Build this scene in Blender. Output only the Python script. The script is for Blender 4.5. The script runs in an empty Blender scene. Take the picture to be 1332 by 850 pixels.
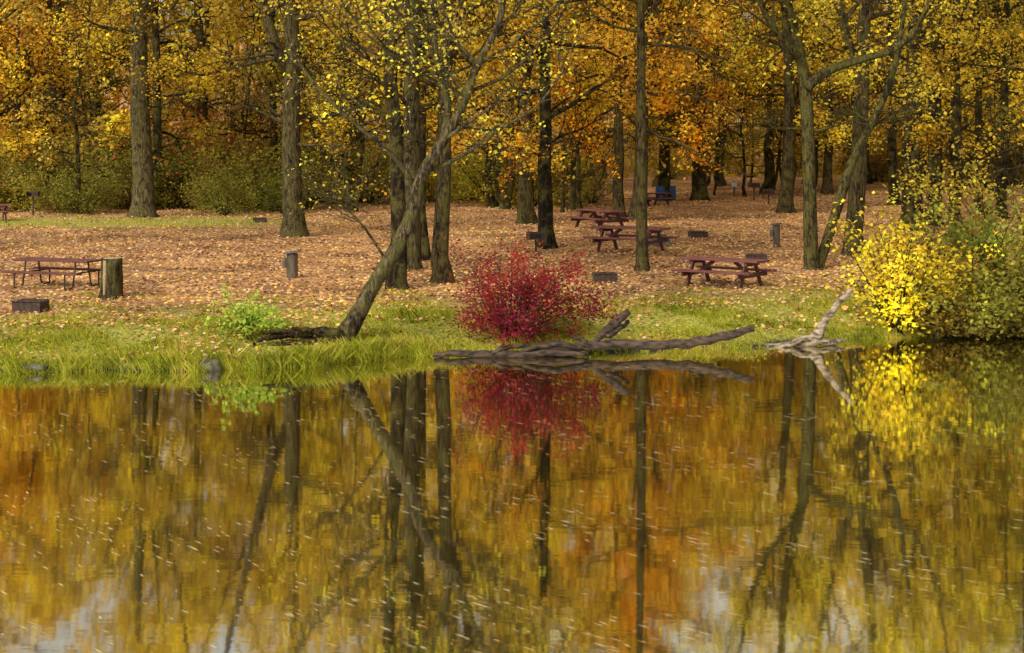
import bpy, math, numpy as np
from mathutils import Vector, Matrix
rng = np.random.default_rng(7)
sc = bpy.context.scene
COL = sc.collection
F = 2220.0; HZ = 160.0; CAMH = 5.0

# ------------------------------------------------------------------ terrain
SX = np.array([-200,-30,-10,-7.8,-4.8,-3.4,-1.7,1.6,4,5.8,7.7,12,30,200.])
SY = np.array([31,33.2,34.1,34.3,34.6,35.7,36.6,37.1,37.7,38.3,39.6,40,41,43.])
def shore(x):
    x = np.asarray(x, float)
    return np.interp(x,SX,SY)+0.12*np.sin(2.1*x)+0.10*np.sin(5.3*x+1)+0.06*np.sin(11.7*x+2)+.03*np.sin(27*x)
def ss(t):
    t = np.clip(t,0,1); return t*t*(3-2*t)
def gh(x,y):
    x = np.asarray(x,float); y=np.asarray(y,float)
    d = y-shore(x)
    und = 0.03*np.sin(x*0.9+1)*np.cos(y*0.7)+0.02*np.sin(x*2.3+y*1.7)
    up = 0.14*ss(d/0.25)+0.36*ss(d/3.5)+und*ss(d/2)+16*ss((y-150)/90)  # last term: rise added behind the wood to block the low sky
    return np.where(d<0, np.maximum(-1.0, d*0.35), up)
def G(px,py):
    """standing point on the ground for a sight line (marching outwards)"""
    Y=np.arange(28,140,0.02); X=(px-666)*Y/F; zr=CAMH-(py-HZ)*Y/F
    i=int(np.argmax(zr<=gh(X,Y))); return float(X[i]),float(Y[i]),float(gh(X[i],Y[i]))
def PW(px,py,Y):
    return ((px-666)*Y/F, Y, CAMH-(py-HZ)*Y/F)

# ------------------------------------------------------------------ helpers
def new_mesh(name, V, Fc):
    me=bpy.data.meshes.new(name); me.from_pydata([tuple(v) for v in V],[],Fc); me.update(); return me
def quad_mesh(name, V):
    """V (n,4,3) independent quads"""
    n=len(V); me=bpy.data.meshes.new(name)
    me.vertices.add(n*4); me.vertices.foreach_set('co', np.ascontiguousarray(V,dtype=np.float32).ravel())
    me.loops.add(n*4); me.loops.foreach_set('vertex_index', np.arange(n*4,dtype=np.int32))
    me.polygons.add(n); me.polygons.foreach_set('loop_start', np.arange(0,n*4,4,dtype=np.int32))
    me.update(calc_edges=True); return me
def leaf_quads(P, size, flat=0.0, aspect=0.7):
    n=len(P); s=size*rng.uniform(0.6,1.3,(n,1))
    N=rng.normal(size=(n,3)); N/=np.linalg.norm(N,axis=1,keepdims=True)
    N[:,2]=np.abs(N[:,2])+flat; N/=np.linalg.norm(N,axis=1,keepdims=True)
    A=rng.normal(size=(n,3))
    T=np.cross(N,A); T/=np.linalg.norm(T,axis=1,keepdims=True); B=np.cross(N,T)
    h=0.5*s
    fold=N*s*0.12
    return np.stack([P-T*h, P+B*h*aspect+fold, P+T*h, P-B*h*aspect+fold],axis=1)
def link(o): COL.objects.link(o); return o
def obj(name, me, mat=None, parent=None, loc=(0,0,0), color=None, smooth=False):
    o=bpy.data.objects.new(name, me); link(o)
    if mat and me and not len(me.materials): me.materials.append(mat)
    if parent: o.parent=parent
    o.location=loc
    if color: o.color=(*color,1)
    if smooth: me.polygons.foreach_set('use_smooth',[True]*len(me.polygons))
    return o
def top(name, loc, label, cat, group=None, rotz=0, scale=1):
    e=bpy.data.objects.new(name,None); link(e); e.empty_display_size=0.3
    e.location=loc; e.rotation_euler=(0,0,rotz); e.scale=(scale,)*3
    tag(e,label,cat,group); return e
def tag(o,label,cat,group=None):
    o["label"]=label; o["category"]=cat
    if group: o["group"]=group
class Geo:
    def __init__(s): s.V=[]; s.F=[]; s.n=0
    def tube(s,P,R,sides=6,cap=True,bump=0.0):
        P=np.asarray(P,float); R=np.asarray(R,float); n=len(P)
        T=np.gradient(P,axis=0); T/=np.linalg.norm(T,axis=1,keepdims=True)+1e-9
        ref=np.eye(3)[np.argmin(np.abs(T.mean(0)))]
        U=np.cross(T,ref); U/=np.linalg.norm(U,axis=1,keepdims=True)+1e-9; W=np.cross(T,U)
        a=np.linspace(0,2*np.pi,sides,endpoint=False)
        k=np.ones((n,sides))
        if bump: 
            ph=rng.uniform(0,6.28,4)
            k=1+bump*(np.sin(3*a+ph[0])[None,:]*0.6+np.sin(5*a+ph[1])[None,:]*0.4)+bump*0.7*rng.normal(size=(n,sides))*0.4
        V=P[:,None,:]+(U[:,None,:]*np.cos(a)[None,:,None]+W[:,None,:]*np.sin(a)[None,:,None])*(R[:,None]*k)[:,:,None]
        s.V.append(V.reshape(-1,3)); b=s.n
        for i in range(n-1):
            for j in range(sides):
                j2=(j+1)%sides
                s.F.append((b+i*sides+j,b+i*sides+j2,b+(i+1)*sides+j2,b+(i+1)*sides+j))
        if cap:
            s.F.append(tuple(b+j for j in range(sides))[::-1]); s.F.append(tuple(b+(n-1)*sides+j for j in range(sides)))
        s.n+=n*sides
    def board(s,p0,p1,w,t,side=(0,1,0)):
        p0=np.array(p0,float);p1=np.array(p1,float);d=p1-p0;d/=np.linalg.norm(d)
        sd=np.array(side,float); sd-=d*sd.dot(d); sd/=np.linalg.norm(sd); u=np.cross(d,sd)
        c=min(w,t)*0.15
        prof=[(-w/2+c,-t/2),(w/2-c,-t/2),(w/2,-t/2+c),(w/2,t/2-c),(w/2-c,t/2),(-w/2+c,t/2),(-w/2,t/2-c),(-w/2,-t/2+c)]
        V=[p0+sd*a+u*b for a,b in prof]+[p1+sd*a+u*b for a,b in prof]
        b=s.n; s.V.append(np.array(V))
        for j in range(8):
            j2=(j+1)%8; s.F.append((b+j,b+j2,b+8+j2,b+8+j))
        s.F.append(tuple(b+j for j in range(8))[::-1]); s.F.append(tuple(b+8+j for j in range(8))); s.n+=16
    def mesh(s,name): return new_mesh(name, np.concatenate(s.V), s.F)

# ------------------------------------------------------------------ materials
def mat(name):
    m=bpy.data.materials.new(name); m.use_nodes=True; nt=m.node_tree; nt.nodes.clear()
    out=nt.nodes.new('ShaderNodeOutputMaterial'); return m,nt,out
def nd(nt,t,**kw):
    n=nt.nodes.new(t)
    for k,v in kw.items():
        if k in n.inputs: n.inputs[k].default_value=v
        else: setattr(n,k,v)
    return n
def ramp(nt,fac,stops,interp='LINEAR'):
    r=nt.nodes.new('ShaderNodeValToRGB'); cr=r.color_ramp; cr.interpolation=interp
    while len(cr.elements)<len(stops): cr.elements.new(0.5)
    for e,(p,c) in zip(cr.elements,stops): e.position=p; e.color=(*c,1)
    nt.links.new(fac,r.inputs[0]); return r.outputs[0]
def math_(nt,op,a,b=None,c=None,clamp=False):
    n=nt.nodes.new('ShaderNodeMath'); n.operation=op; n.use_clamp=clamp
    for i,v in enumerate((a,b,c)):
        if v is None: continue
        if isinstance(v,(int,float)): n.inputs[i].default_value=v
        else: nt.links.new(v,n.inputs[i])
    return n.outputs[0]
def mixc(nt,f,a,b,bt='MIX'):
    n=nt.nodes.new('ShaderNodeMix'); n.data_type='RGBA'; n.blend_type=bt
    for i,v in ((0,f),(6,a),(7,b)):
        if isinstance(v,(int,float)): n.inputs[i].default_value=v
        elif isinstance(v,tuple): n.inputs[i].default_value=(*v,1)
        else: nt.links.new(v,n.inputs[i])
    return n.outputs[2]
def foliage_out(nt,out,colr,trans=0.4):
    d=nd(nt,'ShaderNodeBsdfDiffuse'); t=nd(nt,'ShaderNodeBsdfTranslucent'); m=nd(nt,'ShaderNodeMixShader'); m.inputs[0].default_value=trans
    nt.links.new(colr,d.inputs[0]); nt.links.new(colr,t.inputs[0])
    nt.links.new(d.outputs[0],m.inputs[1]); nt.links.new(t.outputs[0],m.inputs[2]); nt.links.new(m.outputs[0],out.inputs[0])

def leaf_material():
    m,nt,out=mat('autumn_leaf'); L=nt.links.new
    oi=nd(nt,'ShaderNodeObjectInfo'); g=nd(nt,'ShaderNodeNewGeometry')
    nz=nd(nt,'ShaderNodeTexNoise',Scale=0.8,Detail=0.0); L(g.outputs['Position'],nz.inputs['Vector'])
    rnd=g.outputs['Random Per Island']
    hs=nd(nt,'ShaderNodeHueSaturation'); L(oi.outputs['Color'],hs.inputs['Color'])
    h=math_(nt,'MULTIPLY_ADD',rnd,0.045,0.450); h=math_(nt,'MULTIPLY_ADD',nz.outputs[0],0.065,h)
    L(h,hs.inputs['Hue'])
    r2=math_(nt,'FRACT',math_(nt,'MULTIPLY',rnd,17.3))
    v=math_(nt,'MULTIPLY_ADD',r2,0.70,0.62); v=math_(nt,'MULTIPLY',v,math_(nt,'MULTIPLY_ADD',nz.outputs[0],1.6,0.2)); L(v,hs.inputs['Value'])
    r3=math_(nt,'FRACT',math_(nt,'MULTIPLY',rnd,91.7))
    brown=math_(nt,'GREATER_THAN',r3,0.88)
    c=mixc(nt,math_(nt,'MULTIPLY',brown,0.6),hs.outputs[0],(0.22,0.13,0.04))
    foliage_out(nt,out,c,.5); return m
M_LEAF=leaf_material()

def bark_material(name):
    m,nt,out=mat(name); L=nt.links.new
    tc=nd(nt,'ShaderNodeNewGeometry'); mp=nd(nt,'ShaderNodeMapping'); mp.inputs['Scale'].default_value=(14,14,3.2); L(tc.outputs['Position'],mp.inputs[0])
    n1=nd(nt,'ShaderNodeTexNoise',Scale=1.0,Detail=4.0,Roughness=0.8); L(mp.outputs[0],n1.inputs['Vector'])
    n2=nd(nt,'ShaderNodeTexNoise',Scale=2.2,Detail=3.0,Roughness=.75); L(tc.outputs['Position'],n2.inputs['Vector'])
    base=nd(nt,'ShaderNodeObjectInfo').outputs['Color']
    k=ramp(nt,n1.outputs[0],[(0.38,(0.10,0.09,0.08)),(0.5,(0.8,0.75,0.62)),(0.62,(2.4,2.2,1.7))])
    c=mixc(nt,1.0,base,k,'MULTIPLY')
    f=math_(nt,'MULTIPLY_ADD',n2.outputs[0],7.0,-3.2,clamp=True)
    c=mixc(nt,math_(nt,'MULTIPLY',f,0.65),c,(0.125,0.115,0.028))
    f2=math_(nt,'MULTIPLY_ADD',n2.outputs[0],-8.0,3.6,clamp=True)
    c=mixc(nt,math_(nt,'MULTIPLY',f2,0.65),c,(0.016,0.012,0.008))
    b=nd(nt,'ShaderNodeBsdfPrincipled',Roughness=0.95); b.inputs['Specular IOR Level'].default_value=.15; L(c,b.inputs['Base Color'])
    bp=nd(nt,'ShaderNodeBump',Strength=1.0,Distance=0.1); L(n1.outputs[0],bp.inputs['Height']); L(bp.outputs[0],b.inputs['Normal'])
    L(b.outputs[0],out.inputs[0]); return m
M_BARK=bark_material('tree_bark')

def wood_material(name,c1,c2,rough=0.6,scale=(2,30,30)):
    m,nt,out=mat(name); L=nt.links.new
    tc=nd(nt,'ShaderNodeTexCoord'); mp=nd(nt,'ShaderNodeMapping'); mp.inputs['Scale'].default_value=scale; L(tc.outputs['Object'],mp.inputs[0])
    n1=nd(nt,'ShaderNodeTexNoise',Scale=1.0,Detail=5.0); L(mp.outputs[0],n1.inputs['Vector'])
    c=ramp(nt,n1.outputs[0],[(0.35,c1),(0.65,c2)])
    b=nd(nt,'ShaderNodeBsdfPrincipled',Roughness=rough); L(c,b.inputs['Base Color'])
    bp=nd(nt,'ShaderNodeBump',Strength=0.3,Distance=0.01); L(n1.outputs[0],bp.inputs['Height']); L(bp.outputs[0],b.inputs['Normal'])
    L(b.outputs[0],out.inputs[0]); return m
M_RED=wood_material('weathered_red_paint',(0.05,0.012,0.012),(0.12,0.03,0.026))
M_REDTOP=wood_material('worn_red_table_boards',(0.10,0.025,0.022),(0.24,0.08,0.065))
M_BROWN=wood_material('red_brown_boards',(0.07,0.022,0.014),(0.17,0.06,0.04),.9)
M_METAL=wood_material('rusty_steel',(0.03,0.02,0.016),(0.09,0.05,0.035),0.9,(9,9,9))
M_GREY=wood_material('galvanised_grey_metal',(0.06,0.06,0.05),(0.14,0.13,0.12),0.8,(5,5,5))
M_WHITE=wood_material('white_painted_metal',(0.5,0.5,0.5),(0.65,0.65,0.62),0.5,(5,5,5))
M_BLUE=wood_material('blue_plastic',(0.01,0.06,0.18),(0.015,0.1,0.25),0.6,(5,5,5))
M_POST=wood_material('weathered_post_wood',(0.05,0.04,0.025),(0.15,0.12,0.08),0.9,(20,20,2))
M_CUT=wood_material('cut_wood',(0.28,0.2,0.10),(0.42,0.32,0.18),0.9,(10,10,10))
M_DRIFT=wood_material('dark_driftwood',(0.010,0.006,0.004),(0.095,0.058,0.036),0.9,(6,14,14))
M_DRIFTP=wood_material('pale_driftwood',(0.06,0.04,0.025),(0.40,0.31,0.21),0.9,(6,14,14))
M_ROCK=wood_material('mossy_rock',(0.05,0.045,0.025),(0.14,0.13,0.08),0.95,(4,4,4))

def ground_material():
    m,nt,out=mat('leaf_litter_ground'); L=nt.links.new
    g=nd(nt,'ShaderNodeNewGeometry'); pos=g.outputs['Position']
    v=nd(nt,'ShaderNodeTexVoronoi',Scale=10.0); L(pos,v.inputs['Vector'])
    sep=nd(nt,'ShaderNodeSeparateColor'); L(v.outputs['Color'],sep.inputs[0])
    lit=ramp(nt,sep.outputs[0],[(0.0,(0.09,0.042,0.016)),(0.25,(0.27,0.13,0.05)),(0.5,(0.48,0.26,0.11)),(0.75,(0.62,0.38,0.20)),(1.0,(0.70,0.36,0.08))])
    nb=nd(nt,'ShaderNodeTexNoise',Scale=0.35,Detail=5.0,Roughness=.65); L(pos,nb.inputs['Vector'])
    lit=mixc(nt,1.0,lit,ramp(nt,nb.outputs[0],[(0.36,(0.45,0.41,0.34)),(0.5,(.88,.85,.78)),(0.62,(1.1,1.08,1.05))]),'MULTIPLY')
    nf=nd(nt,'ShaderNodeTexNoise',Scale=12.0,Detail=4.0); L(pos,nf.inputs['Vector'])
    grass=ramp(nt,nf.outputs[0],[(0.3,(0.09,0.09,0.012)),(0.5,(0.28,0.27,0.03)),(0.7,(0.48,0.41,0.07))])
    at=nd(nt,'ShaderNodeAttribute'); at.attribute_name='shore_distance'
    n3=nd(nt,'ShaderNodeTexNoise',Scale=0.6,Detail=6.0,Roughness=0.7); L(pos,n3.inputs['Vector'])
    d=math_(nt,'MULTIPLY_ADD',n3.outputs[0],-13.0,at.outputs['Fac'])
    f=nd(nt,'ShaderNodeMapRange'); f.inputs[1].default_value=-3.0; f.inputs[2].default_value=2.0; f.inputs[3].default_value=1; f.inputs[4].default_value=0; L(d,f.inputs[0])
    far=math_(nt,'MULTIPLY_ADD',n3.outputs[0],4.0,-2.2,clamp=True)
    gf=math_(nt,'MAXIMUM',f.outputs[0],math_(nt,'MULTIPLY',far,0.5))
    c=mixc(nt,gf,lit,grass)
    sx=nd(nt,'ShaderNodeSeparateXYZ'); L(pos,sx.inputs[0])
    mud=nd(nt,'ShaderNodeMapRange'); mud.inputs[1].default_value=0.03; mud.inputs[2].default_value=0.14; mud.inputs[3].default_value=1; mud.inputs[4].default_value=0; L(sx.outputs[2],mud.inputs[0])
    c=mixc(nt,mud.outputs[0],c,(0.02,0.016,0.008))
    b=nd(nt,'ShaderNodeBsdfPrincipled',Roughness=0.95); L(c,b.inputs['Base Color'])
    bp=nd(nt,'ShaderNodeBump',Strength=0.6,Distance=0.04); L(v.outputs['Distance'],bp.inputs['Height']); L(bp.outputs[0],b.inputs['Normal'])
    L(b.outputs[0],out.inputs[0]); return m
def simple_island(name,stops,trans=0.2,patch=0,pw=.65):
    m,nt,out=mat(name); g=nd(nt,'ShaderNodeNewGeometry'); fac=g.outputs['Random Per Island']
    if patch:
        nz=nd(nt,'ShaderNodeTexNoise',Scale=patch,Detail=2.0); nt.links.new(g.outputs['Position'],nz.inputs['Vector'])
        a=math_(nt,'MULTIPLY_ADD',nz.outputs[0],1.6,-.8+(1-pw)/2); fac=math_(nt,'MULTIPLY_ADD',fac,pw,a,clamp=True)
    c=ramp(nt,fac,stops); foliage_out(nt,out,c,trans); return m
M_FALLEN=simple_island('fallen_leaf',[(0,(0.10,0.048,0.02)),(0.2,(0.34,0.16,0.06)),(0.45,(0.58,0.32,0.13)),(0.7,(0.78,0.53,0.31)),(0.86,(0.84,0.43,0.08)),(1,(0.86,0.64,0.16))],.2,.45,.85)
M_GRASS=simple_island('bank_grass_blade',[(0,(0.13,0.16,0.015)),(0.4,(0.36,0.39,0.035)),(0.75,(0.60,0.56,0.06)),(1,(0.70,0.50,0.16))],0.5,1.1)
def water_material():
    m,nt,out=mat('river_water'); L=nt.links.new
    g=nd(nt,'ShaderNodeNewGeometry'); mp=nd(nt,'ShaderNodeMapping'); mp.inputs['Scale'].default_value=(0.7,1.6,1); mp.inputs['Rotation'].default_value=(0,0,0.6); L(g.outputs['Position'],mp.inputs[0])
    n=nd(nt,'ShaderNodeTexNoise',Scale=1.6,Detail=3.0,Roughness=0.5); L(mp.outputs[0],n.inputs['Vector'])
    bp=nd(nt,'ShaderNodeBump',Strength=0.035,Distance=0.03); L(n.outputs[0],bp.inputs['Height'])
    gl=nd(nt,'ShaderNodeBsdfGlossy',Roughness=0.038); gl.inputs[0].default_value=(0.90,0.88,0.76,1); L(bp.outputs[0],gl.inputs['Normal'])
    df=nd(nt,'ShaderNodeBsdfDiffuse'); df.inputs[0].default_value=(0.05,0.042,0.008,1)
    fr=nd(nt,'ShaderNodeFresnel',IOR=1.33); L(bp.outputs[0],fr.inputs['Normal'])
    f=nd(nt,'ShaderNodeMapRange'); f.inputs[1].default_value=0.0; f.inputs[2].default_value=0.4; f.inputs[3].default_value=0.82; f.inputs[4].default_value=0.94; L(fr.outputs[0],f.inputs[0])
    mx=nd(nt,'ShaderNodeMixShader'); L(f.outputs[0],mx.inputs[0]); L(df.outputs[0],mx.inputs[1]); L(gl.outputs[0],mx.inputs[2]); L(mx.outputs[0],out.inputs[0]); return m

# ------------------------------------------------------------------ ground + water
xs=np.concatenate([np.arange(-420,-60,30),np.arange(-60,-15,1.5),np.arange(-15,16,0.15),np.arange(16,60,1.5),np.arange(60,421,30)])
ys=np.concatenate([np.arange(-150,28,15),np.arange(28,44,0.13),np.arange(44,130,1.2),np.arange(130,260,6),np.arange(260,900,40)])
def lawn(X,Y): return ss((-6-X)/7)*ss(1-np.abs(Y-77)/9)
XX,YY=np.meshgrid(xs,ys); ZZ=gh(XX,YY)
V=np.stack([XX.ravel(),YY.ravel(),ZZ.ravel()],1); nx=len(xs); ny=len(ys)
I,J=np.meshgrid(np.arange(nx-1),np.arange(ny-1)); a=(J*nx+I).ravel()
FQ=np.stack([a,a+1,a+1+nx,a+nx],1).astype(np.int32)
me=bpy.data.meshes.new('ground'); me.vertices.add(len(V)); me.vertices.foreach_set('co',V.astype(np.float32).ravel())
me.loops.add(FQ.size); me.loops.foreach_set('vertex_index',FQ.ravel()); me.polygons.add(len(FQ)); me.polygons.foreach_set('loop_start',np.arange(0,FQ.size,4,dtype=np.int32)); me.update(calc_edges=True)
sd_=(YY-shore(XX)); sd_=np.where(sd_>10,np.minimum(sd_,14)-11*lawn(XX,YY),sd_)
at=me.attributes.new('shore_distance','FLOAT','POINT'); at.data.foreach_set('value',sd_.ravel().astype(np.float32))
o=obj('ground',me,ground_material(),smooth=True); o["kind"]="structure"; o["label"]="flat river bank covered in fallen leaves and grass"
me=new_mesh('river',[(-400,-140,0),(400,-140,0),(400,60,0),(-400,60,0)],[(0,1,2,3)])
o=obj('river',me,water_material()); o["kind"]="structure"; o["label"]="calm brown river mirroring the autumn trees"

# ------------------------------------------------------------------ trees
def walk(p,d,L,n,wob,up):
    P=[np.array(p,float)]; d=np.array(d,float); d/=np.linalg.norm(d)
    for i in range(n):
        d=d+rng.normal(size=3)*wob; d[2]+=up; d/=np.linalg.norm(d); P.append(P[-1]+d*L/n)
    return np.array(P),d
def perp_dir(d,spread):
    r=rng.normal(size=3); r-=d*r.dot(d); r/=np.linalg.norm(r)+1e-9
    v=d*math.cos(spread)+r*math.sin(spread); return v/np.linalg.norm(v)
def grow(G_,stems,z0,H,R,nlimb,nleaf,lsize,bare=0.3,sig=0.22,down=0.0,nsub=6,ntw=3,tw=.012,dead=0):
    LP=[]
    per=max(1,nlimb//len(stems))
    for SP,SR in stems:
        G_.tube(SP,SR,12,bump=0.09)
        zs=SP[:,2]; az=rng.uniform(0,6.28); zb=max(z0,zs[0]+.8)
        for k in range(per+dead):
            isdead=k>=per
            u=(k+rng.uniform(0,0.9))/per if not isdead else rng.uniform(-.22,.35)
            z=zb+(zs[-1]-zb)*max(u,0)**0.9*0.98 if u>=0 else zb+u*zb
            if z>zs[-1] or z<zs[0]: continue
            p=np.array([np.interp(z,zs,SP[:,i]) for i in range(3)]); r=np.interp(z,zs,SR)
            t=max(0,(z-z0)/(H-z0+1e-6)); prof=math.sin(math.pi*min(0.97,0.22+0.75*t))**0.7
            L=R*prof*rng.uniform(0.7,1.15)*(.75 if isdead else 1); az+=2.4+rng.uniform(-.5,.5)
            el=math.radians(rng.uniform(5,35)+35*t)-down*(1-t)*(0 if isdead else 1)
            P,d=walk(p,(math.cos(az)*math.cos(el),math.sin(az)*math.cos(el),math.sin(el)),L,7,0.18,0.05*(t)-0.02)
            rr=np.linspace(min(r*0.5,0.022*L+0.012),0.012,8); G_.tube(P,rr,5,cap=False)
            for j in range(nsub+(2 if isdead else 0)):
                q=rng.uniform(0.2,1.0); i0=min(6,int(q*7)); p2=P[i0]+(P[i0+1]-P[i0])*(q*7-i0)
                dd=P[i0+1]-P[i0]; dd/=np.linalg.norm(dd)
                P2,d2=walk(p2,perp_dir(dd,rng.uniform(.5,1.1)),L*rng.uniform(.22,.42),4,0.2,0.02)
                G_.tube(P2,np.linspace(max(tw*1.3,rr[i0]*0.5),tw*.7,5),4,cap=False)
                full=rng.random()>bare and not isdead
                if full: LP.append(P2[1:])
                for w in range(ntw):
                    i1=rng.integers(1,5)
                    P3,_=walk(P2[i1],perp_dir(d2,rng.uniform(.4,1.2)),L*rng.uniform(.1,.25)+.25,3,0.2,0)
                    G_.tube(P3,np.linspace(tw,tw*.4,4),3,cap=False)
                    if full: LP.append(P3); LP.append(P3[1:])
    LP=np.concatenate(LP); idx=rng.integers(0,len(LP),nleaf)
    pts=LP[idx]+rng.normal(size=(nleaf,3))*sig
    return leaf_quads(pts,lsize,flat=0.3)
def stem(P0,H,r0,lean=(0,0),wob=0.06,n=14,exp=0.75):
    z=np.concatenate([[-0.25,0,0.25,0.7],np.linspace(1.6,H,n)])
    zz=np.clip(z,0,None)
    w=rng.normal(size=(2,len(z)))*wob; w=np.cumsum(w,1); w-=w[:,1:2]; w*=(zz>0.5)
    P=np.stack([P0[0]+lean[0]*zz+w[0],P0[1]+lean[1]*zz+w[1],z],1)
    R=r0*np.clip(1-zz/H,0.02,1)**exp*(1+0.55*np.exp(-np.maximum(zz,0)/0.3))
    return P,R
def fork(st,zf,H,ang,az):
    P,R=st; p=np.array([np.interp(zf,P[:,2],P[:,i]) for i in range(3)]); r=np.interp(zf,P[:,2],R)*.72
    t=np.linspace(0,1,9); L=H-zf
    h=math.tan(ang)*L*(1-(1-t)**1.6)*.6
    Q=np.stack([p[0]+math.cos(az)*h,p[1]+math.sin(az)*h,p[2]-.1+L*t],1)+np.concatenate([[[0,0,0]],rng.normal(size=(8,3))*[.08,.08,0]])
    return Q,r*np.clip(1-t,.05,1)**.7
BK=(0.068,0.052,0.027); BKD=(0.034,0.024,0.013); BKG=(0.10,0.082,0.05)
YEL=(0.90,0.66,0.06); GOLD=(0.85,0.58,0.05); ORG=(0.97,0.43,0.025); BRZ=(0.60,0.40,0.07); OLV=(0.50,0.46,0.06); BRY=(0.94,0.75,0.08); RED=(0.6,0.16,0.05); PEACH=(0.94,0.53,0.055)
def place_tree(name,loc,me_t,me_c,bark,leafc,label,group=None,rotz=0,scale=1):
    e=top(name,loc,label,'tree',group,rotz,scale)
    obj('trunk',me_t,M_BARK,e,color=bark); obj('crown',me_c,M_LEAF,e,color=leafc); return e
def smooth(me): me.polygons.foreach_set('use_smooth',[True]*len(me.polygons))
def build_tree(px,py,wpx,H,z0,R,leafc,nleaf,label,bark=BK,lean=(0,0),nlimb=20,bare=0.3,lsize=0.145,name='maple_tree',down=0.0,fk=None,wob=.06,dead=4):
    X,Y,z=G(px,py); s=F/Y; Gm=Geo()
    st=[stem((0,0),H,wpx/s/2,lean,wob)]
    for zf,ang,az in (fk or []): st.append(fork(st[0],zf,H*.93,ang,az))
    q=grow(Gm,st,z0,H,R,nlimb if not fk else int(nlimb*1.3),int(nleaf*1.4),lsize*(1.2 if Y>75 else 1),bare=bare,down=down,dead=dead,tw=.013 if Y<70 else .02)
    mt=Gm.mesh('trunk'); smooth(mt); mc=quad_mesh('crown',q)
    return place_tree(name,(X,Y,z),mt,mc,bark,leafc,label)
T=build_tree
T(88,256,13,17,2.4,6.8,ORG,11000,'maple with flaming orange leaves at the wood edge',BKD,down=.45,lean=(-.02,0),fk=[(4,.25,2.5)])
T(-30,262,16,19,2.6,6.8,ORG,10000,'orange maple standing at the edge of the lawn',BKD,down=.4)
T(22,268,8,15,2.4,5.0,PEACH,7000,'small orange maple at the wood edge',BKD,down=.45)
T(185,283,30,23,6.0,6.0,GOLD,8000,'thick grey trunk of a golden-leaved oak on the lawn edge',BKG,name='oak_tree',down=.35,fk=[(9,.3,.3)],lean=(-.006,0),wob=.03)
T(264,262,17,21,4.6,6.0,BRZ,7500,'dark trunk rising behind undergrowth with bronze leaves',BKD,name='oak_tree',down=.3)
T(382,307,28,21,4.4,6.0,GOLD,8500,'stout grey-brown tree with golden leaves on lawn',BKG,name='oak_tree',down=.45,fk=[(6.2,.35,3.3)],wob=.03)
T(456,276,7,13,3.3,3.5,YEL,3500,'slender young tree with yellow leaves',BKD,nlimb=14)
T(516,376,22,19,5.5,5.0,BRZ,4500,'tall dark trunk standing close beside two other trunks',BKD,lean=(-0.05,0.02),name='oak_tree',bare=.5,dead=7,wob=.05)
T(531,352,26,20,5.5,5.0,GOLD,5000,'pale brown trunk in a tight clump of trees',BKG,lean=(0.006,0.03),name='oak_tree',bare=.45,dead=7,wob=.03)
T(551,338,15,19,5.5,4.5,GOLD,4000,'narrow dark trunk behind a tight clump',BKD,lean=(0.0,0.03),name='oak_tree',bare=.5,dead=5,wob=.05)
T(576,368,22,19,4.6,5.0,GOLD,5000,'mossy trunk leaning slightly beside a clump',BK,lean=(0.05,0.02),name='oak_tree',bare=.5,fk=[(6,.3,.3)],dead=5,wob=.06)
T(640,270,10,16,3.2,5.5,GOLD,8000,'golden maple behind the central trunks',BKD,down=.4)
T(685,292,22,19,3.4,6.0,GOLD,8500,'golden-leaved tree beyond the fire boxes',BK,down=.4,fk=[(6,.25,.8)])
T(712,323,20,18,3.4,5.0,PEACH,7500,'nearly black trunk under orange leaves behind red bush',(0.02,0.014,0.012),down=.4,wob=.03)
T(743,273,8,14,3.2,3.5,GOLD,3500,'slim dark tree in the wood edge',BKD,nlimb=14,lean=(.03,0))
T(755,276,6,12,3.2,3.0,GOLD,2500,'slim dark tree in the wood edge',BKD,nlimb=12,lean=(-.03,0))
T(805,288,15,18,3.4,5.5,ORG,9000,'orange maple beside the picnic tables',BK,down=.45)
T(828,287,20,19,3.4,5.5,PEACH,9000,'pale-barked maple behind the picnic tables',BKG,down=.4,fk=[(6,.2,.3)])
T(836,353,15,21,8.0,4.0,YEL,3000,'slim straight mossy trunk next to a picnic table',BK,name='ash_tree',bare=.4,nlimb=16,wob=.012,lean=(-.002,.0),dead=6)
T(867,262,16,17,3.4,6.0,PEACH,9500,'orange maple near blue barrels',BKD,down=.45)
T(910,262,20,18,3.4,6.5,PEACH,10000,'large orange maple at the far side of lawn',BKD,down=.4,fk=[(5,.3,.1)])
T(1022,277,18,19,4.5,6.0,YEL,8500,'yellow-leaved tree on the leafy slope',BK,down=.35,lean=(-.02,0))
T(997,252,14,18,3.6,6.0,YEL,7500,'yellow maple deep in the picnic grove',BKD,down=.4)
T(1110,332,24,20,5.5,5.5,GOLD,6000,'leaning grey trunk behind the forked tree',BKG,lean=(0.05,0.0),name='oak_tree',fk=[(6,.3,2.6)],wob=.03)
T(1163,268,14,18,4.4,5,GOLD,6000,'dark trunk among the dense grove trees',BKD,name='oak_tree',down=.3)
T(1185,300,27,22,5.2,6.0,YEL,7000,'massive dark trunk at the edge of grove',BKD,name='oak_tree',down=.2,lean=(.015,0),wob=.03)
T(1213,294,22,20,5.2,5.5,GOLD,6000,'dark trunk close behind a thicker one',BKD,lean=(0.006,0),name='oak_tree',down=.2,wob=.03)
T(1243,310,16,19,4.2,5.0,GOLD,6000,'dark mossy trunk above yellow shrubs',BKD,name='oak_tree',down=.2,wob=.03)
T(1278,280,12,19,4.2,5.0,YEL,5500,'dark slim trunk with yellow leaves above thicket',BKD,name='oak_tree',down=.2)
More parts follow.
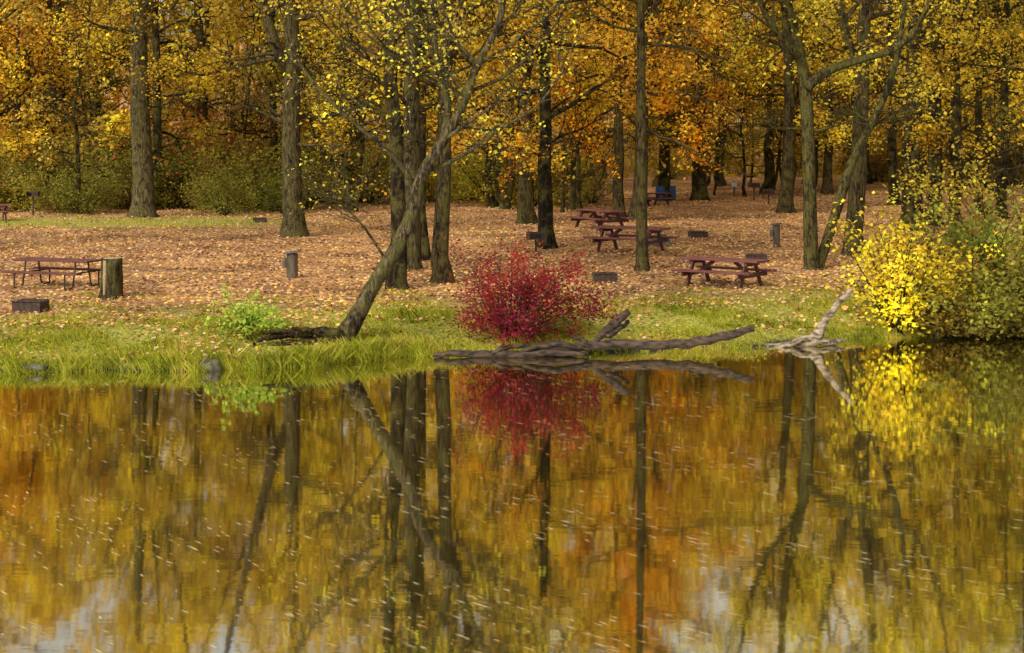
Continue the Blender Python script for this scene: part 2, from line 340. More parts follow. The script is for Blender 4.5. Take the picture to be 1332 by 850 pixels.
T(1303,285,14,18,4.2,5.5,OLV,6500,'olive and gold leaved tree above the thicket',BKD,down=.3)
T(1345,330,14,18,3.5,4.5,GOLD,6000,'yellow-leaved tree rising over riverside shrubs',BK,down=.2)
T(-60,330,24,20,5,6.5,BRZ,8000,'bronze-leaved tree beside the lawn',BK,name='oak_tree')

def px_stem(pts,rad,Y,dy=0.0,origin=(0,0,0)):
    """stem from traced points at a depth; resampled"""
    pts=np.array(pts,float); n=len(pts); t=np.linspace(0,1,n); tt=np.linspace(0,1,n*3)
    Yv=Y+dy*tt
    x=np.interp(tt,t,pts[:,0]); y=np.interp(tt,t,pts[:,1])
    for _ in range(1):
        x[1:-1]=(x[:-2]+2*x[1:-1]+x[2:])/4; y[1:-1]=(y[:-2]+2*y[1:-1]+y[2:])/4
    P=np.stack([(x-666)*Yv/F,Yv,CAMH-(y-HZ)*Yv/F],1)-np.array(origin)
    R=np.interp(tt,t,np.array(rad)*Y/F); return P,R
# leaning riverbank tree
X0,Y0,z0_=G(441,449); org=(X0,Y0,z0_)
Gm=Geo()
main=px_stem([(428,464),(441,447),(461,418),(482,376),(512,330),(537,276),(547,228),(580,178),(602,138),(619,86),(652,30),(658,-40),(676,-130),(664,-230)],[18,15,11.5,9.8,9.8,8.6,8,7,6.2,5,4.5,3.6,2.6,1.4],Y0,1.2,org)
b1=px_stem([(576,184),(586,140),(568,90),(564,20),(552,-60),(540,-150)],[5.5,5,4.3,3.6,2.8,1.5],Y0+0.8,1.2,org)
b2=px_stem([(544,248),(515,205),(478,175),(438,140),(400,100),(372,50),(360,-10)],[4,3.5,3,2.5,2,1.5,1],Y0+0.6,-.8,org)
b3=px_stem([(553,225),(600,205),(655,165),(700,140),(735,90)],[3,2.5,2,1.6,1],Y0+0.8,-.5,org)
b4=px_stem([(606,135),(575,100),(520,80),(470,40),(430,-20)],[3,2.5,2,1.6,1],Y0+0.9,-1.2,org)
b5=px_stem([(500,335),(470,290),(440,262),(415,250)],[2,1.6,1.2,.8],Y0+0.4,-.6,org)
b6=px_stem([(622,85),(590,50),(530,20),(490,-30)],[3,2.3,1.7,1],Y0+1,.8,org)
b7=px_stem([(610,120),(660,100),(720,40),(750,-20)],[3,2.3,1.7,1],Y0+1,.8,org)
mm=(b2,b3,b4,b5,b6,b7)
for P,R in mm: Gm.tube(P,R,7)
q=grow(Gm,[main,b1],4.3,11.5,3.6,24,3000,0.10,bare=.45,sig=.2,down=-.2,tw=.009)
qs=[q]
for P,R in mm:
    LPp=[]
    for k in range(20):
        i=rng.integers(4,len(P)); d=perp_dir(np.array([0,0,1.]),rng.uniform(.3,1.8)); P2,d2=walk(P[i],d,rng.uniform(.6,1.5),4,.2,0); Gm.tube(P2,np.linspace(.014,.006,5),4,cap=False)
        for w in range(5):
            P3,_=walk(P2[rng.integers(1,5)],perp_dir(d2,.8),rng.uniform(.2,.6),3,.2,0); Gm.tube(P3,np.linspace(.008,.004,4),3,cap=False); LPp.append(P3)
    LPp=np.concatenate(LPp); nl=60 if P is b5[0] else 260; qs.append(leaf_quads(LPp[rng.integers(0,len(LPp),nl)]+rng.normal(size=(nl,3))*.1,0.09,.3))
mt=Gm.mesh('trunk'); smooth(mt); mc=quad_mesh('crown',np.concatenate(qs))
e=place_tree('leaning_tree',org,mt,mc,(0.095,0.075,0.048),BRY,'mossy tree leaning out from the river bank, sparse yellow leaves')
Gr=Geo()
for pts,r in (([(442,440),(415,434),(385,439),(350,441),(330,449)],[9,6,4.5,3.5,2]),([(438,446),(415,445),(395,449),(372,448),(352,455)],[6,5,4,3,2]),([(443,447),(458,455),(466,466)],[8,6,3]),([(436,442),(405,431),(380,432)],[5,3,2]),([(440,442),(400,438),(370,434),(342,436)],[4,3,3,2])):
    P,R=px_stem(pts,r,Y0-0.15,-0.4,org); P[:,2]+=.05; P+=rng.normal(size=P.shape)*.015; Gr.tube(P,R*1.1,8,bump=.18)
mr=Gr.mesh('root'); smooth(mr); ro=obj('root',mr,M_BARK,e,color=(0.05,0.034,0.022))
# forked tree
X0,Y0,z0_=G(1055,351); org=(X0,Y0,z0_); Gm=Geo()
A=px_stem([(1055,362),(1055,348),(1053,250),(1050,150),(1047,105),(1038,60),(1022,0),(1018,-80),(1012,-180),(1005,-300)],[13,10,8.5,8.5,8,6.5,6,5,3.5,1.5],Y0,1,org)
B=px_stem([(1049,115),(1075,92),(1118,78),(1165,66),(1200,30),(1222,-40),(1235,-130)],[6.5,6,5,4,3.2,2.2,1.2],Y0+.1,1,org)
C=px_stem([(1062,355),(1068,335),(1085,285),(1105,215),(1140,150),(1165,90),(1178,0),(1190,-100)],[8,7,6.5,6,5,4,3,1.5],Y0+.2,1.5,org)
D=px_stem([(1040,75),(1000,30),(975,-30),(960,-110)],[5,4,3,1.5],Y0+.1,-1,org)
q=grow(Gm,[A,B,C,D],5.0,15,3.4,28,7500,0.14,bare=.3,sig=.22,dead=3)
mt=Gm.mesh('trunk'); smooth(mt)
place_tree('forked_tree',org,mt,quad_mesh('crown',q),(0.07,0.06,0.026),BRY,'forked green-mossed tree with a slanting second stem, yellow leaves')

# background individuals
protos=[]
for k in range(5):
    Gm=Geo(); H=rng.uniform(22,27); st=[stem((0,0),H,rng.uniform(.16,.28),lean=rng.normal(size=2)*.03,wob=.14)]
    if k%2: st.append(fork(st[0],rng.uniform(4,7),H*.9,.25,rng.uniform(0,6)))
    q=grow(Gm,st,rng.uniform(3.0,5.0),H,rng.uniform(4.5,5.8),22,7000,0.27,bare=.28,sig=.32,down=.38,nsub=4,ntw=2,tw=.025,dead=5)
    mt=Gm.mesh('trunk'); smooth(mt); mt.materials.append(M_BARK); mc=quad_mesh('crown',q); mc.materials.append(M_LEAF); protos.append((mt,mc))
thin=[]
for k in range(4):
    Gm=Geo(); H=rng.uniform(11,17); st=[stem((0,0),H,rng.uniform(.07,.13),lean=rng.normal(size=2)*.06,wob=.16)]
    if k%2==0: st.append(fork(st[0],rng.uniform(2,4),H*.9,.3,rng.uniform(0,6)))
    q=grow(Gm,st,2.0,H,2.8,16,1600,0.2,bare=.5,sig=.25,nsub=4,ntw=2,tw=.02,dead=6)
    mt=Gm.mesh('trunk'); smooth(mt); mt.materials.append(M_BARK); mc=quad_mesh('crown',q); mc.materials.append(M_LEAF); thin.append((mt,mc))
cols=[(GOLD,'golden'),(YEL,'yellow'),(BRZ,'bronze'),(GOLD,'golden'),(OLV,'olive-green'),(BRZ,'bronze'),(YEL,'yellow')]
k=0
for row,(Yr,n) in enumerate(((94,11),(108,14),(124,17))):
    for i in range(n):
        Y=Yr+rng.uniform(-6,6); X=((i+.5)/n-.5)*2*(0.34*Y+3)+rng.uniform(-1.6,1.6)
        if X>8 and X<26 and Y<105 : Y+=16
        c,cn=cols[rng.integers(0,len(cols))]
        px=X/Y*F+666
        if (640<px<960 or px<110) and rng.random()<.5: c,cn=PEACH,'orange'
        pm=protos[k%5]; k+=1
        place_tree('maple_tree',(X,Y,float(gh(X,Y))),pm[0],pm[1],BKD if rng.random()<.6 else BK,c,f'tall {cn} leaved tree standing within the wood','trees of the autumn wood',rng.uniform(0,6.28),rng.uniform(.85,1.15))
for i in range(48):
    Y=rng.uniform(84,128); X=rng.uniform(-1,1)*(0.32*Y+2); px=X/Y*F+666
    if px>760 and Y<104: Y+=22
    pm=thin[i%4]; c=[BRZ,OLV,GOLD,YEL][rng.integers(0,4)]
    place_tree('sapling_tree',(X,Y,float(gh(X,Y))),pm[0],pm[1],BKD,c,'thin dark sapling with nearly bare branches','thin saplings in the wood',rng.uniform(0,6.28),rng.uniform(.8,1.2))

# far-off wood as a mass
def far_material():
    m,nt,out=mat('distant_foliage'); L=nt.links.new
    g=nd(nt,'ShaderNodeNewGeometry'); mp=nd(nt,'ShaderNodeMapping'); mp.inputs['Scale'].default_value=(.26,.05,.2); L(g.outputs['Position'],mp.inputs[0])
    nz=nd(nt,'ShaderNodeTexNoise',Scale=1.0,Detail=3.0); L(mp.outputs[0],nz.inputs['Vector'])
    f=math_(nt,'MULTIPLY_ADD',nz.outputs[0],2.7,-0.95); f=math_(nt,'MULTIPLY_ADD',g.outputs['Random Per Island'],.35,f,clamp=True)
    c=ramp(nt,f,[(0,(0.09,0.075,0.022)),(.25,(0.32,0.24,0.045)),(.5,(0.64,0.44,0.055)),(.75,(0.82,0.52,0.055)),(1,(0.85,0.64,0.10))])
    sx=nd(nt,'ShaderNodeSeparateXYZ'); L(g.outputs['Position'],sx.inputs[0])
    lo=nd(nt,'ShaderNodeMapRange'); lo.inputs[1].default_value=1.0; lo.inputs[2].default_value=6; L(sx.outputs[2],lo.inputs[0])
    c=mixc(nt,lo.outputs[0],mixc(nt,1.0,c,(0.62,0.64,0.55),'MULTIPLY'),c)  # low foliage darkened: understory shade put into the colour
    foliage_out(nt,out,c,.45); return m
n=115000
P=np.stack([rng.uniform(-78,78,n),138+rng.uniform(0,1,n)**1.3*22,rng.uniform(0,1,n)**1.1*44],1)
topz=37+3*np.sin(P[:,0]*.35)+2*np.sin(P[:,0]*.9+1)+4*(P[:,0]<-5)
cl=np.sin(P[:,0]*.9+P[:,2]*.5)*np.sin(P[:,2]*.8-P[:,0]*.3)+.5*np.sin(P[:,0]*2.7)*np.sin(P[:,2]*2.2)
P=P[(P[:,2]<topz)&(cl+rng.uniform(0,1.3,n)>-.15)]
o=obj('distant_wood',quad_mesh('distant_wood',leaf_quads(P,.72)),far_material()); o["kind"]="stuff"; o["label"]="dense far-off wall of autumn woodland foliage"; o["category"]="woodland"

# ------------------------------------------------------------------ shrubs
def gen_shrub(h,r,nstem,nleaf,ls,sig=.12,low=0.1,arch=-0.05,subl=.4,fill=0,fillfrac=.5,lop=0.0):
    Gm=Geo(); LP=[]
    for i in range(nstem):
        az=rng.uniform(0,6.28); sp=rng.uniform(.05,1)**.6*math.atan2(r,h*.75)*1.15
        L=h*rng.uniform(.6,1.05)/max(.75,math.cos(sp)); 
        b=np.array([math.cos(az),math.sin(az),0])*r*.15*rng.random()
        P,d=walk(b+np.array([0,0,-.05]),(math.cos(az)*math.sin(sp),math.sin(az)*math.sin(sp),math.cos(sp)),L,7,.1,arch)
        Gm.tube(P,np.linspace(.022*h/2,.005,8),5,cap=False)
        for j in range(7):
            i0=rng.integers(1,8); P2,d2=walk(P[i0],perp_dir(d,rng.uniform(.5,1.3)),rng.uniform(.15,subl)*h*.8,4,.2,0)
            Gm.tube(P2,np.linspace(.008,.003,5),3,cap=False)
            P2=P2[P2[:,2]>low*h]
            if len(P2): LP.append(P2)
    LP=np.concatenate(LP); n1=nleaf if not fill else int(nleaf*(1-fillfrac))
    p=LP[rng.integers(0,len(LP),n1)]+rng.normal(size=(n1,3))*sig
    if fill:
        # rounded leafy mound: clumps on arching side shoots
        th=rng.uniform(0,6.28,fill); u=rng.uniform(0,1,fill); rad=rng.uniform(.35,1.15,fill)**.6
        k=1+.25*np.sin(2*th+1.3)+.18*np.sin(5*th+u*6)+lop*np.cos(th)
        ph=np.arccos(np.clip(1-u*1.05,-1,1)); c=np.stack([np.cos(th)*np.sin(ph)*r*rad*k,np.sin(th)*np.sin(ph)*r*rad,.12*h+.80*h*np.clip(np.cos(ph),0,1)*rad*(1+.18*np.sin(3*th+u*4))],1)
        for q in c[::2]: Gm.tube([q*[.4,.4,.55],q*[.8,.8,.9],q],[.008,.006,.003],3,cap=False)
        n2=nleaf-n1; p=np.concatenate([p,c[rng.integers(0,fill,n2)]+rng.normal(size=(n2,3))*sig*1.1])
    p[:,2]=np.abs(p[:,2])
    ms=Gm.mesh('stem'); smooth(ms); ms.materials.append(M_BARK); mf=quad_mesh('foliage',leaf_quads(p,ls,.3)); mf.materials.append(M_LEAF)
    return ms,mf
def place_shrub(name,loc,m,colr,label,group=None,rotz=0,scale=1,cat='shrub',bark=BKD):
    e=top(name,loc,label,cat,group,rotz,scale); obj('stem',m[0],None,e,color=bark); obj('foliage',m[1],None,e,color=colr); return e
X,Y,z=G(672,455)
place_shrub('red_bush',(X,Y+.45,float(gh(X,Y+.45))),gen_shrub(2.05,1.35,30,7800,.078,.13,.0,-.09,.38,75,.6,.25),(0.36,0.03,0.058),'rounded crimson-leaved bush at the water edge',bark=(.07,.035,.03))
sh=[gen_shrub(3.4,2.3,18,n_,.16,.24,.05,-.05,.45,60) for n_ in (2400,3400,4200)]
UC=[(0.28,0.28,0.045),(0.40,0.35,0.055),(0.19,0.20,0.03),(0.50,0.42,0.065),(.36,.27,.05)]
for i in range(34):
    px=-30+i*13+rng.uniform(-12,12); py=281-rng.uniform(0,20)
    X,Y,z=G(px,py); place_shrub('undergrowth_shrub',(X,Y,z),sh[i%3],UC[rng.integers(0,5)],'olive-green undergrowth shrub along the lawn edge','undergrowth shrubs along wood edge',rng.uniform(0,6),rng.uniform(.4,.8)+(281-py)*.035)
for i,px in enumerate([440,480,560,600,615,635,650,665,700,735,770]):
    py=266+rng.uniform(-6,4); X,Y,z=G(px,py); place_shrub('undergrowth_shrub',(X,Y,z),sh[i%3],[(0.54,0.49,0.07),(0.38,0.37,0.06),(0.64,0.50,0.07)][i%3],'yellow-green shrub growing under the trees','undergrowth shrubs along wood edge',rng.uniform(0,6),rng.uniform(.4,1.15))
for i in range(20):
    X=rng.uniform(-36,42); Y=rng.uniform(124,136); place_shrub('undergrowth_shrub',(X,Y,.5),sh[i%3],[(0.48,0.32,0.06),(0.36,0.28,0.05),(0.58,0.42,0.06)][i%3],'brownish shrub growing deep in the wood','undergrowth shrubs along wood edge',rng.uniform(0,6),rng.uniform(.6,1.2))
X,Y,z=G(268,268); place_shrub('undergrowth_shrub',(X,Y,z),sh[1],(.65,.19,.06),'shrub with russet red leaves in the undergrowth','undergrowth shrubs along wood edge',1,1.5)
for px,py,h,r,nl,c,lab in ((1165,430,2.7,1.05,2500,(.93,.68,.05),'bright golden-leaved shrub overhanging the water'),(1205,420,2.3,1.0,1700,(.90,.64,.05),'open golden-leaved shrub on the river bank'),(1228,429,1.3,.9,1300,(.7,.52,.06),'small golden-leaved shrub on the river bank'),(1285,431,1.6,1.4,3000,(.30,.27,.045),'olive-brown shrub on the river bank'),(1340,424,2.3,1.5,3000,(.34,.30,.045),'tall olive shrub on the river bank'),(1262,400,2.6,1.3,2600,(.27,.30,.045),'tall olive-green shrub behind golden ones'),(1315,372,3.6,1.9,3600,(.56,.44,.06),'tall golden shrub by the grove'),(1385,430,2.6,1.6,3400,(.4,.32,.05),'golden leaved riverside shrub'),(1240,434,.8,1.1,1500,(.22,.15,.035),'low brown brush at the water edge'),(1320,436,1.0,1.2,1800,(.22,.17,.035),'low brown brush at the water edge')):
    X,Y,z=G(px,py); place_shrub('riverside_shrub',(X,Y,z),gen_shrub(h,r,22,nl,.12,.13,.03,-.05,.42,34,.2),c,lab,'shrubs on the river bank')
X,Y,z=G(325,436); place_shrub('leafy_plant',(X,Y,z),gen_shrub(.85,.6,22,1000,.11,.05,.05,-.08,.3,30,.3),(.58,.70,.10),'light green broad-leaved plant on the grassy bank',cat='plant',bark=(.2,.25,.05))

# ------------------------------------------------------------------ fallen leaves, grass
n=115000
Yl=34+(rng.uniform(0,1,n)**1.25)*84; Xl=(rng.uniform(-1,1,n))*(0.33*Yl+3)
d=Yl-shore(Xl); pt=.4*np.sin(Xl*1.3+np.sin(Yl*.9))*np.sin(Yl*1.1+Xl*.4)
keep=(d>0.15)&(rng.random(n)<np.clip(.28+pt+.8*d/8,.05,1)*(1-.35*(np.sin(Xl*.7+Yl*.23)*np.sin(Yl*.5-Xl*.35)>.3)))&(rng.random(n)>lawn(Xl,Yl)*.85)
P=np.stack([Xl,Yl,gh(Xl,Yl)+.03],1)[keep]; d=d[keep]
P[:,2]+=rng.uniform(0,.03,len(P))+np.where(d<4,.06,0)
o=obj('fallen_leaves',quad_mesh('fallen_leaves',leaf_quads(P,.112,flat=1.4,aspect=.85)),M_FALLEN); o["kind"]="stuff"; o["label"]="carpet of tan and orange fallen leaves"; o["category"]="fallen leaves"
def blades(X,Y,h,w=.012,lean=.35):
    n=len(X); z=gh(X,Y)-.02; az=rng.uniform(0,6.28,n); l=h*rng.uniform(0,lean,n)*1.2
    b=np.stack([X,Y,z],1); dx=np.stack([np.cos(az),np.sin(az),0*az],1); tip=b+dx*l[:,None]; tip[:,2]+=h
    mid=b+dx*(l*.44)[:,None]; mid[:,2]+=h*.55
    s=np.stack([np.ones(n),rng.normal(size=n)*.5,0*az],1)*w
    return np.stack([b-s,b+s,mid+s*.8,tip],1)
n=170000; X=rng.uniform(-14,15,n); d=rng.uniform(0,1,n)**1.4*11-0.06; Y=shore(X)+d
pat=np.sin(X*1.7+np.sin(Y*2))+np.sin(Y*2.3+X*.6)+.7*np.sin(X*5.1+Y*3.7)
keep=(pat*.28+rng.uniform(0,1,n)>.12+d*.10)
X,Y,d,pat=X[keep],Y[keep],d[keep],pat[keep]
h=np.clip(.05+.032*pat+rng.exponential(.04,len(X)),.03,.38)*np.where(X<-1,1.15,.8)*np.where(d>4,.6,1)
q1=blades(X,Y,h,.008,.9)
cx=np.array([-4.3,-3.9,-3.5,-3.0,-2.6,-5.2,-6.2,-9.,-8.4,-7.2,-2.0,.3]); n=3600; ci=rng.integers(0,len(cx),n); X=cx[ci]+rng.normal(size=n)*.35; Y=shore(X)+rng.uniform(-.08,.4,n)
q2=blades(X,Y,rng.uniform(.12,.42,n)*np.where(ci<5,1.0,.7),.006,.9)
n=5000; X=rng.uniform(-30,-6,n); Y=rng.uniform(69,86,n); k=rng.random(n)<lawn(X,Y); q3=blades(X[k],Y[k],rng.uniform(.05,.16,k.sum()),.022,.8)
# weeds: broader leaves in tufts
wx=rng.uniform(-12,8,90); wd=rng.uniform(.2,5,90); n=5400; ci=rng.integers(0,90,n); X=wx[ci]+rng.normal(size=n)*.16; Y=shore(wx[ci])+wd[ci]+rng.normal(size=n)*.16
P=np.stack([X,Y,gh(X,Y)+rng.uniform(.02,.22,n)],1); P=P[Y>shore(X)]
q4=leaf_quads(P,.06,flat=.5)
o=obj('bank_grass',quad_mesh('bank_grass',np.concatenate([q1,q2,q3,q4])),M_GRASS); o["kind"]="stuff"; o["label"]="yellow-green grass along the river bank"; o["category"]="grass"

# long-exposure trails of drifting leaves, modelled as thin slivers
n=4800; Y=13+rng.uniform(0,1,n)**1.1*22; X=rng.uniform(-1,1,n)*(.32*Y+1); k=(Y<shore(X)-.3)&(rng.random(n)<.5+.45*np.sin(X*.9+Y*1.2)); X,Y=X[k],Y[k]; n=len(X)
L_=rng.uniform(.02,.12,n)*(Y/20)**.2; w=rng.uniform(.003,.007,n); a=-.80+rng.normal(size=n)*.08+.1*np.sin(X*.3)
t=np.stack([np.cos(a),np.sin(a),0*a],1)*L_[:,None]; s=np.stack([-np.sin(a),np.cos(a),0*a],1)*w[:,None]; c=np.stack([X,Y,np.full(n,.006)],1)
o=obj('leaf_streaks',quad_mesh('leaf_streaks',np.stack([c-t,c+s,c+t,c-s],1)),simple_island('leaf_streak',[(0,(.45,.25,.07)),(.5,(.75,.55,.25)),(1,(.85,.75,.52))])); o["kind"]="stuff"; o["label"]="pale long-exposure streaks of leaves drifting on the water"; o["category"]="fallen leaves"

# ------------------------------------------------------------------ picnic tables
def picnic_meshes(L=2.4):
    out=[]
    g=Geo()
    for i in range(5): y=(i-2)*.152; g.board((-L/2,y,.745),(L/2,y,.745),.14,.055)
    out.append(('table_top',g.mesh('table_top'),M_REDTOP))
    for sgn in (-1,1):
        g=Geo()
        for i in range(2): y=sgn*(.62+i*.15); g.board((-L/2,y,.45),(L/2,y,.45),.14,.055)
        out.append(('bench_seat',g.mesh('bench_seat'),M_REDTOP))
    for sx in (-1,1):
        x=sx*L*.34
        for sgn in (-1,1):
            g=Geo(); g.board((x,sgn*.25,.717),(x,sgn*.62,0),.13,.055,(0,1,0)); out.append(('leg',g.mesh('leg'),M_RED))
        g=Geo(); g.board((x+sx*.057,-.82,.36),(x+sx*.057,.82,.36),.05,.12,(1,0,0)); g.board((x+sx*.057,-.37,.66),(x+sx*.057,.37,.66),.05,.10,(1,0,0))
        out.append(('crossbeam',g.mesh('crossbeam'),M_RED))
        g=Geo(); g.board((x-sx*.04,0,.38),(x-sx*.5,0,.70),.05,.10,(0,1,0)); out.append(('brace',g.mesh('brace'),M_RED))
    return out
PM=picnic_meshes()
def tube_table():
    out=[]; L=2.4
    g=Geo()
    for i in range(4): y=(i-1.5)*.19; g.board((-L/2,y,.745),(L/2,y,.745),.175,.05)
    out.append(('table_top',g.mesh('table_top'),M_BROWN))
    for sgn in (-1,1):
        g=Geo(); g.board((-L/2,sgn*.7,.45),(L/2,sgn*.7,.45),.25,.05); out.append(('bench_seat',g.mesh('bench_seat'),M_BROWN))
    for x in (-.8,.8):
        g=Geo()
        for s in (-1,1):
            g.tube([(x,s*.3,.72),(x,s*.32,.55),(x,s*.42,.08),(x,s*.5,.03),(x,s*.8,.03),(x,s*.8,.42)],[.025]*6,7)
        g.tube([(x,-.78,.42),(x,.78,.42)],[.02,.02],7); out.append(('frame',g.mesh('frame'),M_METAL))
    return out
def put(parts,name,px,py,rot,label,cat,group=None,scale=1,dz=0):
    X,Y,z=G(px,py); e=top(name,(X,Y,z+dz),label,cat,group,rot,scale)
    for nm,m,mt in parts: obj(nm,m,mt,e)
    return e
GP='picnic tables in the grove'
put(PM,'picnic_table',942,373,math.radians(-36),'dark red wooden picnic table on leafy grass near the river','table',GP,1.0)
put(PM,'picnic_table',820,328,math.radians(-32),'dark red wooden picnic table behind a slim tree','table',GP,1.12)
put(PM,'picnic_table',780,298,math.radians(-58),'dark red wooden picnic table turned at an angle','table',GP,1.05)
put(tube_table(),'picnic_table',74,374,math.radians(-20),'brown picnic table on a bent tube frame beside a stump','table',GP,1.0)
put(PM,'picnic_table',848,268,math.radians(40),'distant brown picnic table near blue barrels','table',GP,.9)
put(PM,'picnic_table',-17,287,math.radians(10),'brown picnic table near the undergrowth','table',GP,.95)

# fire boxes
def firebox_meshes():
    g=Geo(); w,d,h=.40,.30,.30
    g.board((-w,-d,h/2),(w,-d,h/2),.02,h,(0,1,0)); g.board((-w,d,h/2),(w,d,h/2),.02,h,(0,1,0))
    g.board((-w+.012,-d+.012,h/2),(-w+.012,d-.012,h/2),.02,h,(1,0,0)); g.board((w-.012,-d+.012,h/2),(w-.012,d-.012,h/2),.02,h,(1,0,0))
    g.board((-w-.03,-d-.012,h+.014),(w+.03,-d-.012,h+.014),.06,.02); g.board((-w-.03,d+.012,h+.014),(w+.03,d+.012,h+.014),.06,.02)
    box=g.mesh('firebox'); g=Geo()
    for i in range(-3,4): y=i*.08; g.tube([(-w+.03,y,h-.03),(w-.03,y,h-.03)],[.008,.008],5)
    return [('firebox',box,M_METAL),('grate',g.mesh('grate'),M_METAL)]
RM=firebox_meshes()
for px,py,s,r in ((40,406,.88,-.15),(787,367,.80,.1),(984,342,.82,-.2),(908,310,.85,.15),(338,290,.7,0)):
    put(RM,'fire_box',px,py,r,'low rusty steel fire box on fallen leaves','fire pit','fire boxes of the picnic ground',s)
# stump, posts, grills
X,Y,z=G(145,388); e=top('tree_stump',(X,Y,z),'tall sawn tree stump with pale split side','stump')
g=Geo(); zz=np.array([-.1,0,.12,.4,.8,1.02]); g.tube(np.stack([0*zz+.02*zz,0*zz,zz],1),[.36,.33,.29,.275,.27,.265],14,bump=.08); m=g.mesh('bark'); smooth(m); obj('bark',m,M_BARK,e,color=(.06,.048,.028))
g=Geo(); g.tube([(.03,0,1.022),(.03,0,1.035)],[.235,.23],14); obj('cut_face',g.mesh('cut_face'),M_CUT,e)
g=Geo(); g.tube([(-.12,-.262,.1),(-.11,-.25,.5),(-.10,-.235,.98)],[.03,.055,.05],7,bump=.1); obj('split_wood',g.mesh('split_wood'),M_CUT,e)
def post(px,py,h,r,label):
    X,Y,z=G(px,py); e=top('utility_post',(X,Y,z),label,'post','short wooden utility posts')
    g=Geo(); g.tube([(0,0,-.1),(0,0,h*.5),(0,0,h)],[r,r*.97,r*.95],10,bump=.04); obj('post',g.mesh('post'),M_POST,e)
    g=Geo(); g.board((-r*1.4,0,h+.0),(r*1.4,0,h+.07),r*2.4,.04); obj('cap',g.mesh('cap'),M_GREY,e)
    g=Geo(); g.board((-r-.05,-.06,h*.45),(-r-.05,-.06,h*.8),.14,.10); obj('outlet_box',g.mesh('outlet_box'),M_GREY,e)
post(380,362,.72,.17,'stout weathered wooden post with grey outlet box')
post(1010,321,.78,.13,'wooden post with small grey cap on leaf litter')
def grill(px,py,label,h=.85,m=M_METAL,rot=0):
    X,Y,z=G(px,py); e=top('pedestal_grill',(X,Y,z),label,'grill','pedestal grills in the grove',rot)
    g=Geo(); g.tube([(0,0,-.1),(0,0,h)],[.04,.04],8); obj('pedestal',g.mesh('pedestal'),m,e)
    g=Geo(); b=h; g.board((-.28,0,b),(.28,0,b),.42,.02); g.board((-.28,.21,b+.12),(.28,.21,b+.12),.02,.24); g.board((-.28,0,b+.12),(-.26,0,b+.12),.4,.24); g.board((.26,0,b+.12),(.28,0,b+.12),.4,.24); obj('firebox',g.mesh('firebox'),m,e)
    g=Geo(); 
    for i in range(6): y=-.18+i*.07; g.tube([(-.255,y,b+.2),(.255,y,b+.2)],[.006,.006],5)
    obj('grate',g.mesh('grate'),m,e)
grill(697,330,'dark pedestal grill in front of a black trunk',.5,M_METAL,.3)
grill(43,281,'dark pedestal grill near the undergrowth',.95)
grill(981,262,'dark pedestal grill on the leafy slope',.8,M_METAL,.4)
grill(1000,266,'dark pedestal grill on the leafy slope',.6)
X,Y,z=G(955,256); e=top('sign_post',(X,Y,z),'small white panel on a wooden post','sign'); g=Geo(); g.tube([(0,0,-.1),(0,0,.95)],[.06,.06],8); obj('post',g.mesh('post'),M_POST,e)
g=Geo(); g.board((-.17,-.08,.75),(.17,-.08,.75),.03,.28); obj('panel',g.mesh('panel'),M_WHITE,e)
for px in (859,873):
    X,Y,z=G(px,262); e=top('rubbish_barrel',(X,Y,z),'upright blue plastic barrel under the trees','barrel','blue barrels',0,.9)
    g=Geo(); zz=[0,.03,.3,.33,.36,.6,.63,.66,.9,.93]; g.tube([(0,0,t) for t in zz],[.26,.29,.3,.32,.3,.3,.32,.3,.29,.27],16); m=g.mesh('body'); obj('body',m,M_BLUE,e)
    g=Geo(); g.tube([(0,0,.932),(0,0,.96)],[.30,.29],16); obj('lid',g.mesh('lid'),M_BLUE,e)
# rocks
def rock(px,py,rx,ry,rz,label,mt=M_ROCK,dz=0):
    import bmesh
    bm=bmesh.new(); bmesh.ops.create_icosphere(bm,subdivisions=4,radius=1)
    from mathutils import noise
    o3=Vector(rng.uniform(0,50,3))
    for v in bm.verts:
        k=1+.35*noise.noise(v.co*1.3+o3)+.12*noise.noise(v.co*4+o3); v.co=Vector((v.co.x*rx*k,v.co.y*ry*k,v.co.z*rz*k))
    me=bpy.data.meshes.new('rock'); bm.to_mesh(me); bm.free(); smooth(me)
    X,Y,z=G(px,py); o=obj('rock',me,mt,None,(X,Y,z+dz)); tag(o,label,'rock','rocks along the bank'); return o
rock(272,480,.24,.16,.18,'grey mossy rock at the water edge',dz=.02)
rock(45,480,.26,.15,.10,'dark mossy rock at the water edge',dz=.0)
rock(858,320,.45,.35,.42,'rounded brown boulder beside the picnic table')
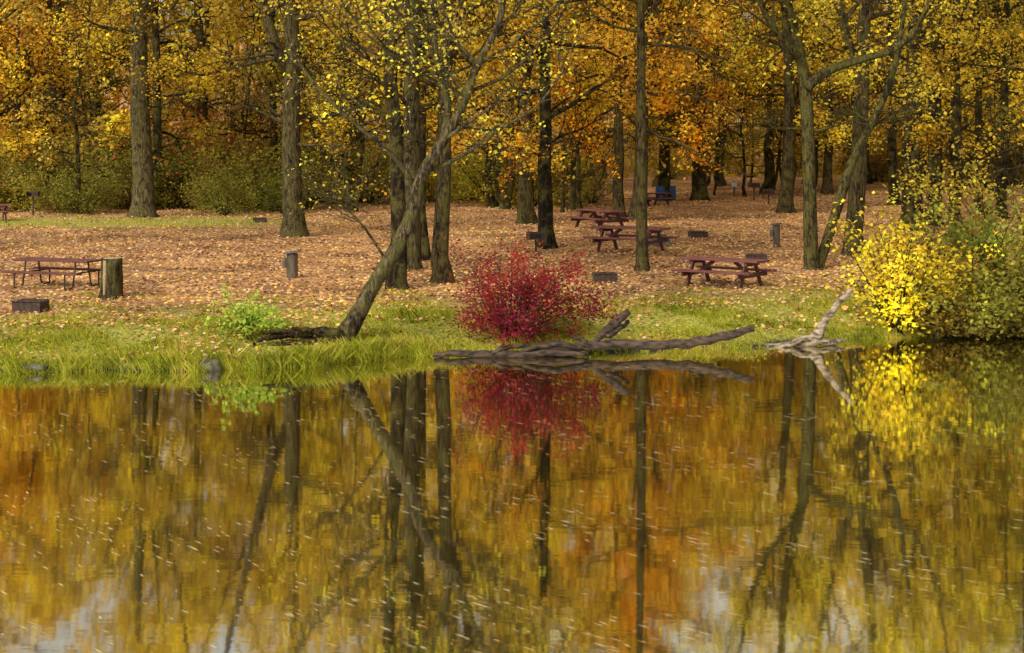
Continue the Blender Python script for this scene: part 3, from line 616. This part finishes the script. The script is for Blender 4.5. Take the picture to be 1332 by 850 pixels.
# driftwood
def drift(name,paths,Y,mt,label,sides=10,k=.62,rough=.012):
    g=Geo(); first=paths[0]; o3=PW(first[0][0][0],first[0][0][1],Y)
    for pts,r,dy in paths:
        P,R=px_stem(pts,r,Y,dy,o3); P=P+rng.normal(size=P.shape)*rough; g.tube(P,R*k,sides,bump=.16)
    m=g.mesh(name); smooth(m); o=obj(name,m,mt,None,o3); tag(o,label,'log'); return o
drift('driftwood_log',[([(690,460),(740,454),(790,447),(850,449),(900,447),(945,438),(980,428)],[9,10,9,10,10,10,6],.1),
 ([(770,446),(785,434),(800,420),(817,406)],[5,9,10,7],.4),([(790,438),(803,430),(818,418)],[5,6,4],.5),([(765,446),(752,440),(740,437)],[5,4,2],.3)],36.75,M_DRIFT,'long dark fallen log with gnarled root end lying in shallow water')
drift('driftwood_log',[([(563,461),(600,459),(640,463),(690,459),(730,459),(765,462)],[5,7,8,8,7,4],.1),([(680,457),(705,450),(730,447),(750,451),(770,455)],[4,6,7,6,3],.2),([(640,460),(655,452),(680,450),(700,455)],[4,5,4,2],.2)],36.3,M_DRIFT,'twisted dark log lying under the crimson bush')
drift('driftwood_branch',[([(968,455),(1000,452),(1040,450),(1062,441),(1070,420),(1084,402),(1108,377)],[5,8,9,12,7,6,4],.1),([(1062,442),(1045,440),(1025,449),(1000,456)],[6,5,4,2],-.3),([(1062,443),(1085,447),(1100,442)],[7,5,2],.2)],38.2,M_DRIFTP,'pale bleached driftwood with an upright branch stub',k=.75)

# ------------------------------------------------------------------ world, sun, camera
w=bpy.data.worlds.new('World'); sc.world=w; w.use_nodes=True; nt=w.node_tree; nt.nodes.clear()
sky=nt.nodes.new('ShaderNodeTexSky'); sky.sky_type='NISHITA'; sky.sun_disc=False; sky.sun_elevation=math.radians(42); sky.sun_rotation=math.radians(215); sky.dust_density=3
hs=nt.nodes.new('ShaderNodeHueSaturation'); hs.inputs['Saturation'].default_value=.04
bg=nt.nodes.new('ShaderNodeBackground'); bg.inputs[1].default_value=.15; wo=nt.nodes.new('ShaderNodeOutputWorld')
nt.links.new(sky.outputs[0],hs.inputs['Color']); nt.links.new(hs.outputs[0],bg.inputs[0]); nt.links.new(bg.outputs[0],wo.inputs[0])
sd=bpy.data.lights.new('sun','SUN'); sd.energy=3.1; sd.angle=math.radians(22); sd.color=(1,.92,.77); so=bpy.data.objects.new('sun',sd); link(so)
az=math.radians(215); el=math.radians(42); dirv=Vector((math.sin(az)*math.cos(el),math.cos(az)*math.cos(el),math.sin(el)))
so.rotation_euler=dirv.to_track_quat('Z','Y').to_euler(); so.location=(0,0,60)
cd=bpy.data.cameras.new('camera'); cd.sensor_width=36; cd.lens=F/1332*36; cd.shift_y=-(425-HZ)/1332; cd.clip_end=2000
co=bpy.data.objects.new('camera',cd); link(co); co.location=(0,0,CAMH); co.rotation_euler=(math.radians(90),0,0); sc.camera=co
sc.view_settings.view_transform='Standard'; sc.view_settings.look='None'; sc.view_settings.exposure=0
